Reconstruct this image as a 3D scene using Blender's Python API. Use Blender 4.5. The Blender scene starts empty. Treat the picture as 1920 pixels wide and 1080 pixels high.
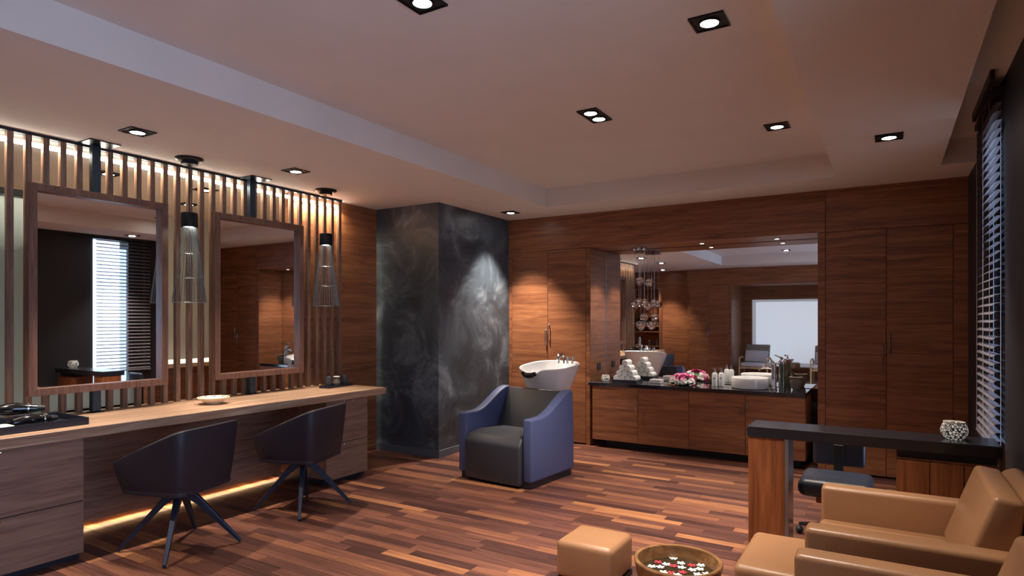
import bpy, bmesh, math, random
from mathutils import Vector, Matrix
R = math.radians
PI = math.pi
random.seed(7)
SC = bpy.context.scene
COL = SC.collection

# ------------------------------------------------------------------ camera
cam_d = bpy.data.cameras.new('camera'); cam = bpy.data.objects.new('camera', cam_d); COL.objects.link(cam)
cam.location = (0, 0, 1.45); cam.rotation_euler = (R(90), 0, R(31.18))
cam_d.sensor_width = 36; cam_d.lens = 36*1166/1920; cam_d.shift_y = 60/1920; cam_d.clip_start = 0.05
SC.camera = cam
# ------------------------------------------------------------------ world, exposure
SC.view_settings.view_transform = 'Standard'; SC.view_settings.look = 'None'
SC.view_settings.gamma = 1; SC.view_settings.use_curve_mapping = False
SC.view_settings.exposure = 0.24
W = bpy.data.worlds.new('world'); SC.world = W; W.use_nodes = True
W.node_tree.nodes['Background'].inputs[0].default_value = (0.62, 0.78, 1.0, 1)
W.node_tree.nodes['Background'].inputs[1].default_value = 2.5

def area(name, loc, rot, sx, sy, power, col, spread=180):
    l = bpy.data.lights.new(name, 'AREA'); l.shape = 'RECTANGLE'; l.size = sx; l.size_y = sy
    l.energy = power; l.color = col; l.spread = R(spread)
    o = bpy.data.objects.new(name, l); COL.objects.link(o); o.location = loc; o.rotation_euler = rot
    return o
DAY = (0.36, 0.55, 1.0)
WARM = (1.0, 0.86, 0.72)
# daylight through the blind window, an added, unseen side window beside the camera and the blind behind the camera
area('daylight_blind_window', (0.613, 4.91, 1.40), (0, R(90), 0), 2.3, 0.46, 5.5, (.46, .68, 1.0))
area('daylight_side_window', (0.66, 0.75, 1.30), (0, R(90), 0), 1.8, 2.1, 15, DAY, 110)
area('daylight_rear_window', (-2.0, -2.38, 1.15), (R(90), 0, 0), 1.7, 1.5, 2.6, (0.75, 0.85, 1.0))
# warm floor lamp added out of view behind the camera to lift the room
up = bpy.data.lights.new('uplighter_light', 'SPOT'); up.energy = 6; up.color = (1.0, .80, .68); up.spot_size = R(165); up.spot_blend = .6; up.shadow_soft_size = .12
upo = bpy.data.objects.new('uplighter_light', up); COL.objects.link(upo); upo.location = (-.3, -.75, 1.72); upo.rotation_euler = (R(180), 0, 0)
SPOT_W, GLOW_W = 185, 0

# ------------------------------------------------------------------ materials
def srgb(r, g, b):
    f = lambda v: (v/255/12.92 if v/255 <= .04045 else ((v/255+.055)/1.055)**2.4)
    return (f(r), f(g), f(b), 1)
def newmat(name):
    m = bpy.data.materials.new(name); m.use_nodes = True
    nt = m.node_tree; b = nt.nodes['Principled BSDF']
    return m, nt, b
def plain(name, col, rough=.5, metal=0, spec=.5, bump=0, bscale=60, var=0, coat=0):
    m, nt, b = newmat(name)
    b.inputs['Base Color'].default_value = col; b.inputs['Roughness'].default_value = rough
    b.inputs['Metallic'].default_value = metal; b.inputs['Specular IOR Level'].default_value = spec
    b.inputs['Coat Weight'].default_value = coat; b.inputs['Coat Roughness'].default_value = .08
    tc = nt.nodes.new('ShaderNodeTexCoord'); n = nt.nodes.new('ShaderNodeTexNoise')
    n.inputs['Scale'].default_value = bscale; n.inputs['Detail'].default_value = 3
    nt.links.new(tc.outputs['Object'], n.inputs['Vector'])
    if bump:
        bp = nt.nodes.new('ShaderNodeBump'); bp.inputs['Strength'].default_value = bump; bp.inputs['Distance'].default_value = .002
        nt.links.new(n.outputs['Fac'], bp.inputs['Height']); nt.links.new(bp.outputs['Normal'], b.inputs['Normal'])
    if var:
        n2 = nt.nodes.new('ShaderNodeTexNoise'); n2.inputs['Scale'].default_value = 2.5; n2.inputs['Detail'].default_value = 5
        nt.links.new(tc.outputs['Object'], n2.inputs['Vector'])
        r = nt.nodes.new('ShaderNodeValToRGB'); r.color_ramp.elements[0].position = .35; r.color_ramp.elements[1].position = .65
        r.color_ramp.elements[0].color = tuple(c*(1-var) for c in col[:3])+(1,)
        r.color_ramp.elements[1].color = tuple(min(1, c*(1+var)) for c in col[:3])+(1,)
        nt.links.new(n2.outputs['Fac'], r.inputs['Fac']); nt.links.new(r.outputs['Color'], b.inputs['Base Color'])
    return m
def wood(name, dark, mid, light, axis='X', rough=.38, scale=1.0, spec=.4):
    """veneer with the grain running along axis"""
    m, nt, b = newmat(name)
    tc = nt.nodes.new('ShaderNodeTexCoord'); oi = nt.nodes.new('ShaderNodeObjectInfo')
    mp = nt.nodes.new('ShaderNodeMapping')
    sc = {'X': (.7, 13, 13), 'Y': (13, .7, 13), 'Z': (13, 13, .7)}[axis]
    mp.inputs['Scale'].default_value = tuple(s*scale for s in sc)
    add = nt.nodes.new('ShaderNodeVectorMath'); add.operation = 'ADD'
    mul = nt.nodes.new('ShaderNodeMath'); mul.operation = 'MULTIPLY'; mul.inputs[1].default_value = 37
    nt.links.new(oi.outputs['Random'], mul.inputs[0])
    nt.links.new(tc.outputs['Object'], add.inputs[0]); nt.links.new(mul.outputs[0], add.inputs[1])
    nt.links.new(add.outputs[0], mp.inputs['Vector'])
    n1 = nt.nodes.new('ShaderNodeTexNoise'); n1.inputs['Scale'].default_value = 1.3; n1.inputs['Detail'].default_value = 5
    n1.inputs['Roughness'].default_value = .55; n1.inputs['Distortion'].default_value = 1.3
    n2 = nt.nodes.new('ShaderNodeTexNoise'); n2.inputs['Scale'].default_value = 9; n2.inputs['Detail'].default_value = 3
    nt.links.new(mp.outputs[0], n1.inputs['Vector']); nt.links.new(mp.outputs[0], n2.inputs['Vector'])
    mx = nt.nodes.new('ShaderNodeMix'); mx.data_type = 'FLOAT'; mx.inputs[0].default_value = .32
    nt.links.new(n1.outputs['Fac'], mx.inputs[2]); nt.links.new(n2.outputs['Fac'], mx.inputs[3])
    r = nt.nodes.new('ShaderNodeValToRGB'); e = r.color_ramp.elements
    e[0].position = .34; e[0].color = dark; e[1].position = .68; e[1].color = light
    x = e.new(.5); x.color = mid
    nt.links.new(mx.outputs[0], r.inputs['Fac']); nt.links.new(r.outputs['Color'], b.inputs['Base Color'])
    b.inputs['Roughness'].default_value = rough; b.inputs['Specular IOR Level'].default_value = spec
    bp = nt.nodes.new('ShaderNodeBump'); bp.inputs['Strength'].default_value = .12; bp.inputs['Distance'].default_value = .001
    nt.links.new(n2.outputs['Fac'], bp.inputs['Height']); nt.links.new(bp.outputs['Normal'], b.inputs['Normal'])
    return m
def emis(name, col, s):
    m, nt, b = newmat(name)
    b.inputs['Base Color'].default_value = (.8, .8, .8, 1)
    b.inputs['Emission Color'].default_value = col; b.inputs['Emission Strength'].default_value = s
    return m
WD, WM, WL = srgb(102, 61, 41), srgb(135, 86, 57), srgb(160, 107, 72)
walnut_x = wood('walnut_veneer_x', WD, WM, WL, 'X')
walnut_y = wood('walnut_veneer_y', WD, WM, WL, 'Y')
walnut_z = wood('walnut_veneer_z', WD, WM, WL, 'Z')
frame_w = wood('frame_walnut', srgb(84, 58, 48), srgb(106, 76, 64), srgb(126, 92, 78), 'Z', .4, 2)
slat_w = wood('slat_walnut', srgb(88, 66, 54), srgb(122, 94, 78), srgb(148, 116, 96), 'Z', .45, 2)
unit_w = wood('greyed_walnut', srgb(104, 78, 66), srgb(136, 106, 90), srgb(160, 130, 110), 'Y', .42, .8)
top_w = wood('counter_walnut', srgb(138, 106, 84), srgb(176, 142, 116), srgb(206, 176, 150), 'Y', .38, .7)
redwood = wood('desk_walnut', srgb(104, 56, 32), srgb(136, 80, 46), srgb(160, 98, 60), 'Z', .35, .8)
pale_w = wood('pale_oak', srgb(176, 140, 100), srgb(200, 168, 128), srgb(220, 190, 150), 'Z', .5)
bowl_w = wood('bowl_wood', srgb(92, 62, 38), srgb(128, 92, 58), srgb(156, 118, 78), 'X', .3, 1.2)
ceil_m = plain('ceiling_paint', srgb(224, 215, 208), .9, spec=.2, var=.02)
white_wall = plain('pale_wall_paint', srgb(196, 200, 190), .8, spec=.2)
black_m = plain('matt_black', srgb(26, 28, 33), .55)
black_metal = plain('black_metal', srgb(30, 32, 36), .35, .6, bump=.1)
steelblue = plain('blued_steel_post', srgb(62, 76, 88), .38, .7)
leg_metal = plain('blue_black_metal_legs', srgb(48, 58, 78), .36, .55)
chrome = plain('chrome', srgb(215, 218, 222), .12, 1)
steel = plain('brushed_steel', srgb(165, 168, 172), .3, 1)
shell_leather = plain('plum_black_leather', srgb(38, 34, 44), .5, bump=.25, bscale=260, spec=.45)
blue_leather = plain('slate_blue_leather', srgb(80, 90, 132), .5, bump=.2, bscale=240, spec=.4)
grey_leather = plain('charcoal_leather', srgb(58, 60, 68), .42, bump=.2, bscale=240, spec=.45)
tan_leather = plain('tan_leather', srgb(158, 116, 82), .36, bump=.25, bscale=220, spec=.45, var=.07)
stool_leather = plain('black_leather', srgb(42, 46, 60), .4, bump=.2, bscale=240)
granite = plain('polished_black_stone', srgb(30, 30, 36), .10, spec=.7, coat=.5)
desk_stone = plain('satin_black_stone', srgb(28, 29, 36), .22, spec=.6)
ceramic = plain('white_ceramic', srgb(235, 236, 238), .15, spec=.6, coat=.4)
towel_m = plain('white_terry', srgb(235, 235, 235), .95, bump=.8, bscale=300)
tray_m = plain('navy_black_lacquer', srgb(34, 38, 50), .35)
darkgrey_c = plain('dark_grey_ceramic', srgb(60, 64, 72), .4)
stone_c = plain('grey_stone_jar', srgb(120, 112, 100), .5, var=.2)
glassy_blk = plain('glossy_black_plastic', srgb(16, 17, 20), .12, spec=.7)
white_pl = plain('white_plastic', srgb(225, 228, 228), .35)
fabric_g = plain('grey_fabric', srgb(140, 132, 118), .9, bump=.5, bscale=300)
fabric_w = plain('white_cushion', srgb(205, 205, 210), .9, bump=.4, bscale=300)
blind_m = plain('dark_blind_slat', srgb(128, 122, 130), .32, spec=.6)
blind_cord = plain('blind_cord', srgb(150, 150, 160), .6)
pelmet_m = plain('dark_pelmet', srgb(36, 24, 20), .4)
skirt_m = plain('grey_skirting', srgb(88, 96, 108), .45)
wire_m = plain('grey_wire', srgb(120, 130, 130), .35, .7)
led_m = emis('led_strip', (1.0, .93, .80, 1), 22)
lamp_m = emis('lamp_lens', (1.0, .95, .88, 1), 45)
flame_m = emis('candle_glow', (1.0, .72, .42, 1), 7)
pink = [plain('petal_magenta', srgb(200, 40, 120), .6), plain('petal_pink', srgb(232, 120, 170), .6), plain('petal_white', srgb(245, 238, 240), .6)]
red_p = plain('petal_red', srgb(170, 30, 50), .6); leaf_m = plain('leaf_green', srgb(70, 100, 50), .5, var=.2)
white_p = plain('petal_plain_white', srgb(240, 240, 240), .6)
terrain = plain('outside_pale_render', srgb(200, 210, 225), .9)

def plaster():
    m, nt, b = newmat('dark_polished_plaster')
    tc = nt.nodes.new('ShaderNodeTexCoord')
    n = nt.nodes.new('ShaderNodeTexNoise'); n.inputs['Scale'].default_value = 2.2; n.inputs['Detail'].default_value = 9
    n.inputs['Roughness'].default_value = .68; n.inputs['Distortion'].default_value = .9
    nt.links.new(tc.outputs['Object'], n.inputs['Vector'])
    r = nt.nodes.new('ShaderNodeValToRGB'); e = r.color_ramp.elements
    e[0].position = .36; e[0].color = srgb(46, 54, 62); e[1].position = .70; e[1].color = srgb(122, 132, 142)
    x = e.new(.52); x.color = srgb(68, 78, 88)
    nt.links.new(n.outputs['Fac'], r.inputs['Fac']); nt.links.new(r.outputs['Color'], b.inputs['Base Color'])
    b.inputs['Roughness'].default_value = .42; b.inputs['Specular IOR Level'].default_value = .5
    bp = nt.nodes.new('ShaderNodeBump'); bp.inputs['Strength'].default_value = .2; bp.inputs['Distance'].default_value = .004
    nt.links.new(n.outputs['Fac'], bp.inputs['Height']); nt.links.new(bp.outputs['Normal'], b.inputs['Normal'])
    return m
plaster_m = plaster()
black_wall = plain('black_plaster', srgb(34, 36, 42), .55, bump=.3, bscale=30, var=.15)
def mirror():
    m, nt, b = newmat('mirror_silver'); b.inputs['Base Color'].default_value = (.88, .88, .88, 1)
    b.inputs['Metallic'].default_value = 1; b.inputs['Roughness'].default_value = .015
    return m
mirror_m = mirror()
def glass(name, col=(1, 1, 1, 1), rough=0.0, thin=True, ior=1.45):
    m = bpy.data.materials.new(name); m.use_nodes = True; nt = m.node_tree; nt.nodes.clear()
    o = nt.nodes.new('ShaderNodeOutputMaterial')
    if thin:
        t = nt.nodes.new('ShaderNodeBsdfTransparent'); t.inputs[0].default_value = col
        g = nt.nodes.new('ShaderNodeBsdfGlossy'); g.inputs['Roughness'].default_value = .02
        fr = nt.nodes.new('ShaderNodeFresnel'); fr.inputs[0].default_value = 1.1
        mx = nt.nodes.new('ShaderNodeMixShader'); nt.links.new(fr.outputs[0], mx.inputs[0])
        nt.links.new(t.outputs[0], mx.inputs[1]); nt.links.new(g.outputs[0], mx.inputs[2]); nt.links.new(mx.outputs[0], o.inputs[0])
    else:
        g = nt.nodes.new('ShaderNodeBsdfGlass'); g.inputs['Color'].default_value = col
        g.inputs['Roughness'].default_value = rough; g.inputs['IOR'].default_value = ior; nt.links.new(g.outputs[0], o.inputs[0])
    return m
clear_g = glass('clear_glass'); crystal_g = glass('crystal_glass', thin=False, ior=1.5)
def water():
    m, nt, b = newmat('still_water'); b.inputs['Base Color'].default_value = srgb(96, 84, 62)
    b.inputs['Roughness'].default_value = .04; b.inputs['Transmission Weight'].default_value = .75; b.inputs['IOR'].default_value = 1.33
    return m
water_m = water()
def floor_mat():
    m, nt, b = newmat('merbau_planks')
    tc = nt.nodes.new('ShaderNodeTexCoord'); oi = nt.nodes.new('ShaderNodeObjectInfo'); ge = nt.nodes.new('ShaderNodeNewGeometry')
    a = nt.nodes.new('ShaderNodeMath'); a.operation = 'ADD'
    nt.links.new(oi.outputs['Random'], a.inputs[0]); nt.links.new(ge.outputs['Random Per Island'], a.inputs[1])
    fr = nt.nodes.new('ShaderNodeMath'); fr.operation = 'FRACT'; nt.links.new(a.outputs[0], fr.inputs[0])
    r = nt.nodes.new('ShaderNodeValToRGB'); r.color_ramp.interpolation = 'LINEAR'; e = r.color_ramp.elements
    e[0].position = 0; e[0].color = srgb(70, 44, 40); e[1].position = 1; e[1].color = srgb(172, 118, 80)
    for p, c in ((.25, srgb(94, 60, 52)), (.5, srgb(112, 72, 60)), (.72, srgb(124, 80, 64)), (.9, srgb(140, 92, 68))):
        x = e.new(p); x.color = c
    nt.links.new(fr.outputs[0], r.inputs['Fac'])
    pos = nt.nodes.new('ShaderNodeMapping'); pos.inputs['Scale'].default_value = (1.6, 34, 4)
    off = nt.nodes.new('ShaderNodeVectorMath'); off.operation = 'ADD'
    mu = nt.nodes.new('ShaderNodeMath'); mu.operation = 'MULTIPLY'; mu.inputs[1].default_value = 53; nt.links.new(fr.outputs[0], mu.inputs[0])
    nt.links.new(ge.outputs['Position'], off.inputs[0]); nt.links.new(mu.outputs[0], off.inputs[1]); nt.links.new(off.outputs[0], pos.inputs['Vector'])
    n = nt.nodes.new('ShaderNodeTexNoise'); n.inputs['Scale'].default_value = 1.5; n.inputs['Detail'].default_value = 5; n.inputs['Distortion'].default_value = .6
    nt.links.new(pos.outputs[0], n.inputs['Vector'])
    g = nt.nodes.new('ShaderNodeMapRange'); g.inputs[1].default_value = .3; g.inputs[2].default_value = .7; g.inputs[3].default_value = .58; g.inputs[4].default_value = 1.35
    nt.links.new(n.outputs['Fac'], g.inputs[0])
    mx = nt.nodes.new('ShaderNodeVectorMath'); mx.operation = 'SCALE'
    nt.links.new(r.outputs['Color'], mx.inputs[0]); nt.links.new(g.outputs[0], mx.inputs['Scale'])
    nt.links.new(mx.outputs[0], b.inputs['Base Color'])
    b.inputs['Roughness'].default_value = .36; b.inputs['Specular IOR Level'].default_value = .45
    return m
plank_m = floor_mat()
def votive_mat():
    m, nt, b = newmat('mosaic_votive_glass')
    tc = nt.nodes.new('ShaderNodeTexCoord'); v = nt.nodes.new('ShaderNodeTexVoronoi'); v.feature = 'DISTANCE_TO_EDGE'; v.inputs['Scale'].default_value = 70
    nt.links.new(tc.outputs['Object'], v.inputs['Vector'])
    r = nt.nodes.new('ShaderNodeValToRGB'); r.color_ramp.elements[0].position = .10; r.color_ramp.elements[1].position = .16
    r.color_ramp.elements[0].color = (.01, .01, .01, 1); r.color_ramp.elements[1].color = (.75, .70, .62, 1)
    nt.links.new(v.outputs['Distance'], r.inputs['Fac']); nt.links.new(r.outputs['Color'], b.inputs['Base Color'])
    nt.links.new(r.outputs['Color'], b.inputs['Emission Color']); b.inputs['Emission Strength'].default_value = .35
    b.inputs['Roughness'].default_value = .15
    return m
votive_m = votive_mat()

# ------------------------------------------------------------------ mesh helpers
def box(bm, x0, x1, y0, y1, z0, z1, bev=0, seg=2):
    x0, x1 = min(x0, x1), max(x0, x1); y0, y1 = min(y0, y1), max(y0, y1); z0, z1 = min(z0, z1), max(z0, z1)
    mt = Matrix.Translation(((x0+x1)/2, (y0+y1)/2, (z0+z1)/2)) @ Matrix.Diagonal((x1-x0, y1-y0, z1-z0, 1))
    g = bmesh.ops.create_cube(bm, size=1, matrix=mt)
    if bev:
        es = list({e for v in g['verts'] for e in v.link_edges})
        bmesh.ops.bevel(bm, geom=es, offset=bev, segments=seg, affect='EDGES', profile=.5)
    return bm
def lathe(bm, prof, n=24, loc=(0, 0, 0), close=False):
    """prof: list of (radius, z)"""
    rings = []
    for r, z in prof:
        if r < 1e-6: rings.append([bm.verts.new((loc[0], loc[1], loc[2]+z))])
        else: rings.append([bm.verts.new((loc[0]+r*math.cos(2*PI*i/n), loc[1]+r*math.sin(2*PI*i/n), loc[2]+z)) for i in range(n)])
    prs = list(zip(rings, rings[1:]))
    if close: prs.append((rings[-1], rings[0]))
    for a, b in prs:
        for i in range(n):
            j = (i+1) % n
            if len(a) == 1 and len(b) == 1: break
            if len(a) == 1: bm.faces.new((a[0], b[j], b[i]))
            elif len(b) == 1: bm.faces.new((a[i], a[j], b[0]))
            else: bm.faces.new((a[i], a[j], b[j], b[i]))
    return bm
def cyl(bm, r, z0, z1, loc=(0, 0), n=24, r2=None):
    r2 = r if r2 is None else r2
    return lathe(bm, [(0, z0), (r, z0), (r2, z1), (0, z1)], n, (loc[0], loc[1], 0))
def tube(bm, pts, r, n=8, cap=True):
    pts = [Vector(p) for p in pts]; rings = []
    rr = r if isinstance(r, (list, tuple)) else [r]*len(pts)
    ref = Vector((0, 0, 1))
    for i, p in enumerate(pts):
        t = (pts[min(i+1, len(pts)-1)]-pts[max(i-1, 0)]).normalized()
        if abs(t.dot(ref)) > .95: ref = Vector((1, 0, 0)) if abs(t.x) < .9 else Vector((0, 1, 0))
        u = t.cross(ref).normalized(); v = t.cross(u).normalized()
        rings.append([bm.verts.new(p+(u*math.cos(2*PI*k/n)+v*math.sin(2*PI*k/n))*rr[i]) for k in range(n)])
    for a, b in zip(rings, rings[1:]):
        for k in range(n): bm.faces.new((a[k], a[(k+1) % n], b[(k+1) % n], b[k]))
    if cap: bm.faces.new(rings[0][::-1]); bm.faces.new(rings[-1])
    return bm
def prism(bm, poly, axis, a, b):
    """extrude polygon poly (2D) from a to b along axis 'X','Y' or 'Z'"""
    def P(p, t):
        return {'X': (t, p[0], p[1]), 'Y': (p[0], t, p[1]), 'Z': (p[0], p[1], t)}[axis]
    va = [bm.verts.new(P(p, a)) for p in poly]; vb = [bm.verts.new(P(p, b)) for p in poly]
    bm.faces.new(va); bm.faces.new(vb[::-1]); n = len(poly)
    for i in range(n): bm.faces.new((va[i], vb[i], vb[(i+1) % n], va[(i+1) % n]))
    return bm
def B(): return bmesh.new()
def obj(name, bm, mat, parent=None, smooth=False, bev=0, loc=None, seg=2, ang=35):
    bmesh.ops.recalc_face_normals(bm, faces=bm.faces[:])
    me = bpy.data.meshes.new(name); bm.to_mesh(me); bm.free()
    me.materials.append(mat)
    o = bpy.data.objects.new(name, me); COL.objects.link(o)
    if bev:
        m = o.modifiers.new('bevel', 'BEVEL'); m.width = bev; m.segments = seg; m.limit_method = 'ANGLE'; m.angle_limit = R(30)
        m.harden_normals = False
    if smooth:
        for p in me.polygons: p.use_smooth = True
        if not bev: me.set_sharp_from_angle(angle=R(ang))
    if parent: o.parent = parent
    if loc: o.location = loc
    return o
def tag(o, label, cat, group=None):
    o['label'] = label; o['category'] = cat
    if group: o['group'] = group
    return o
def thing(name, label, cat, loc=(0, 0, 0), rz=0, group=None):
    o = bpy.data.objects.new(name, None); COL.objects.link(o); o.empty_display_size = .1
    o.location = loc; o.rotation_euler = (0, 0, rz)
    return tag(o, label, cat, group)
def struct(name, bm, mat, parent=None, **k):
    o = obj(name, bm, mat, parent, **k)
    if not parent: o['kind'] = 'structure'
    return o
def dup(root, loc=None, rz=None, label=None):
    r = root.copy(); COL.objects.link(r)
    if loc is not None: r.location = loc
    if rz is not None: r.rotation_euler = (0, 0, rz)
    if label: r['label'] = label
    for ch in list(root.children):
        c = ch.copy(); COL.objects.link(c); c.parent = r
        for g in list(ch.children):
            d = g.copy(); COL.objects.link(d); d.parent = c
    return r

# ================================================================== SETTING
HC = 2.69; HT = 2.89
XL, XR = -4.93, 0.59
YB, YM, YF = 6.62, 7.088, -1.2
# floor: base slab + planks
fl = struct('floor', box(B(), -8.2, 1.2, -2.9, 7.3, -.12, -.02), black_m)
pw = .078
plank_bm = B(); box(plank_bm, 0, 1, 0, pw-.0012, -.02, 0)
pme = bpy.data.meshes.new('plank'); plank_bm.to_mesh(pme); plank_bm.free(); pme.materials.append(plank_m)
ct, st = math.cos(R(31.18)), math.sin(R(31.18))
planks = []
y = -2.5; row = 0
while y < 7.1:
    x = -5.05 - random.random()*.6
    while x < .62:
        L = random.uniform(.35, .85); x1 = min(x+L, .66)
        xa = max(x, -4.94)
        if x1-xa > .03:
            cx, cy = (xa+x1)/2, y+pw/2
            d = -st*cx+ct*cy; u = ct*cx+st*cy
            vis = 0
            if d > .6:
                px = 960+1166*u/d; py = 600+1166*1.45/d
                if -150 < px < 2050 and py < 1110: vis = (x1-xa)/d/d
            if (cx < -4.1 and cy < 4.2): vis *= .25
            if cy > 6.64: vis = 0
            planks.append((vis, xa, x1, y))
        x = x1 if x1 < .66 else 9
    y += pw; row += 1
planks.sort(key=lambda t: -t[0])
rest = B()
for i, (v, xa, x1, yy) in enumerate(planks):
    if i < 300:
        o = bpy.data.objects.new('plank', pme); COL.objects.link(o); o.parent = fl
        o.location = (xa+.0006, yy, 0); o.scale = (x1-xa-.0012, 1, 1)
    else:
        box(rest, xa+.0006, x1-.0006, yy, yy+pw-.0012, -.02, 0)
ro = obj('plank_field', rest, plank_m, fl); ro['kind'] = 'stuff'
obj('neighbour_floor', box(B(), -8.2, -4.945, -2.9, 5.3, -.02, 0), plank_m, fl)

# ceiling with tray and curtain pocket
TX0, TX1, TY0, TY1 = -3.22, -.388, -.28, 6.04
PX, PY = .36, 6.04
cb = B()
box(cb, -8.2, TX0, -2.9, 7.3, HC, HC+.5)
box(cb, TX0, TX1, TY1, 7.3, HC, HC+.5); box(cb, TX0, TX1, -2.9, TY0, HC, HC+.5)
box(cb, TX1, PX, -2.9, 7.3, HC, HC+.5)
box(cb, PX, 1.2, PY, 7.3, HC, HC+.5); box(cb, PX, 1.2, -2.9, -2.4, HC, HC+.5)
struct('ceiling', cb, ceil_m)
struct('ceiling_tray', box(B(), TX0, TX1, TY0, TY1, HT, HC+.5), ceil_m)
struct('ceiling_pocket', box(B(), PX, 1.2, -2.4, PY, HT, HC+.5), ceil_m)

# back wall: carcass, header, vanity alcove
wb = B()
box(wb, -5.1, -4.07, YB+.0, YM+.2, 0, HC); box(wb, -4.07, -2.97, YB+.03, YM+.2, 0, HC)
box(wb, -.576+.02, 1.0, YB+.03, YM+.2, 0, HC); box(wb, -2.97, -.556, YM+.02, YM+.2, 0, HC)
struct('wall_back', wb, black_m)
def panel(name, x0, x1, z0, z1, mat=walnut_x, y0=YB, y1=YB+.03, parent=None):
    return struct(name, box(B(), x0, x1, y0, y1, z0, z1, .0015, 1), mat, parent)
ZD = 2.283
panel('trim_1', -4.06, -.514, ZD+.004, HC, y1=YM+.01)            # header over doors and alcove
panel('trim_2', -.510, XR, ZD+.004, HC)
panel('trim_3', -4.05, -4.008, .0, ZD)                         # stile beside the pillar
panel('trim_4', -3.004, -2.952, .0, ZD, y1=YM)                  # post left of the alcove
panel('trim_5', -.574, -.514, .0, ZD, y1=YM)                    # post right of the alcove
panel('trim_6', .486, XR, .0, ZD)
def pull(parent, x, y, z, L=.2, mat=chrome, axis='Z'):
    b = B()
    if axis == 'Z': pts = [(x, y, z-L/2), (x, y-.026, z-L/2+.012), (x, y-.030, z), (x, y-.026, z+L/2-.012), (x, y, z+L/2)]
    else: pts = [(x, y-L/2, z), (x+.024, y-L/2+.01, z), (x+.026, y, z), (x+.024, y+L/2-.01, z), (x, y+L/2, z)]
    return obj('door_handle' if axis == 'Z' else 'drawer_handle', tube(b, pts, .006, 8), mat, parent, smooth=True)
d1 = panel('door_1', -4.004, -3.506, .02, ZD); d2 = panel('door_2', -3.502, -3.008, .02, ZD)
pull(d1, -3.525, YB, 1.235, .2); pull(d2, -3.482, YB, 1.30, .2)
d3 = panel('door_3', -.510, -.017, .02, ZD); d4 = panel('door_4', -.013, .482, .02, ZD)
pull(d3, -.042, YB, 1.13, .2); pull(d4, .012, YB, 1.235, .2)
struct('trim_7', box(B(), -2.9515, -2.9465, YB+.002, YM-.002, .742, ZD-.002), walnut_y)
struct('trim_8', box(B(), -.5795, -.5745, YB+.002, YM-.002, .0, ZD-.002), walnut_y)
# alcove mirror, full width, with thin steel edge
vm = thing('alcove_mirror', 'wide wall mirror filling the wooden alcove above the black stone vanity top', 'mirror', (0, 0, 0))
obj('mirror_glass', box(B(), -2.951, -.577, YM, YM+.015, .745, ZD), mirror_m, vm)
for q, (px, pz) in enumerate([(-2.9495, 1.62)]):
    obj('edge_strip', box(B(), -2.951, -2.944, YM-.006, YM, .745, ZD), steel, vm)

# left side: walnut return, glazed opening to the neighbouring room, slat screen
wl = B()
box(wl, XL-.12, XL, 4.05, YB+.1, 0, HC)            # walnut stretch by the pillar
box(wl, -5.95, -5.83, -1.6, .86, 0, HC); box(wl, -5.83, XL, .78, .86, 0, HC)              # walnut stretch near the camera
box(wl, XL-.12, XL, .86, 4.05, 0, .77)             # dado below the glass
struct('wall_left', wl, walnut_y)
struct('window_1', box(B(), XL-.05, XL-.042, .86, 4.05, .77, HC), clear_g)
# pillar
struct('wall_pillar', box(B(), XL, -4.05, 5.2, YB, 0, HC), plaster_m)
bb = B(); box(bb, XL, -4.03, 5.18, 5.2, 0, .075); box(bb, -4.05, -4.03, 5.18, YB, 0, .075)
struct('baseboard_pillar', bb, skirt_m)
struct('baseboard_left', box(B(), XL, XL+.015, 4.34, 5.18, 0, .06), walnut_y)
# right wall with the blind window and the opening of the added side window by the camera
rb = B()
def rwall(y0, y1, z0, z1): box(rb, XR, XR+.3, y0, y1, z0, z1)
rwall(-2.9, -.35, 0, HT+.1); rwall(-.35, 1.85, 0, .35); rwall(-.35, 1.85, 2.35, HT+.1)
rwall(1.85, 4.64, 0, HT+.1); rwall(4.64, 5.18, 0, .2); rwall(4.64, 5.18, 2.68, HT+.1); rwall(5.18, 7.3, 0, HT+.1)
struct('wall_right', rb, black_wall)
def win(name, y0, y1, z0, z1, x=XR+.001):
    f = B(); t = .02
    box(f, x, x+.03, y0, y0+t, z0, z1); box(f, x, x+.03, y1-t, y1, z0, z1)
    box(f, x, x+.03, y0+t, y1-t, z0, z0+t); box(f, x, x+.03, y0+t, y1-t, z1-t, z1)
    o = struct(name, f, black_metal)
    obj('pane', box(B(), x+.010, x+.014, y0+t, y1-t, z0+t, z1-t), clear_g, o)
    return o
win('window_4', -.35, 1.85, .35, 2.35)  # frame for the side window added out of view to let in daylight
win('window_2', 4.64, 5.18, .2, 2.68)

# wall behind the camera (seen in the mirrors): doors and a niche
fb = B()
box(fb, -5.83, -4.25, -1.60, -1.40, 0, HC)
box(fb, -4.25, -3.20, -1.60, YF-.03, 0, ZD)
box(fb, -4.25, 1.0, -1.60, YF, ZD, HC)
box(fb, -3.32, -3.20, -2.7, -1.60, 0, ZD); box(fb, -3.2, XR, -2.7, -2.5, 0, ZD); box(fb, XR-.05, XR, -2.5, YF-.01, 0, ZD)
box(fb, -3.32, XR, -2.7, -1.6, ZD, ZD+.1)
struct('wall_front', fb, walnut_x)
for i, (x0, x1) in enumerate(((-4.20, -3.745), (-3.74, -3.29))):
    d = struct('door_%d' % (5+i), box(B(), x0, x1, YF-.03, YF, .02, ZD-.004, .0015, 1), walnut_x)
    xh = -3.77 if i == 0 else -3.71
    obj('door_handle', tube(B(), [(xh, YF, 1.05), (xh, YF+.03, 1.07), (xh, YF+.03, 1.33), (xh, YF, 1.35)], .007, 8), chrome, d, smooth=True)
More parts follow.
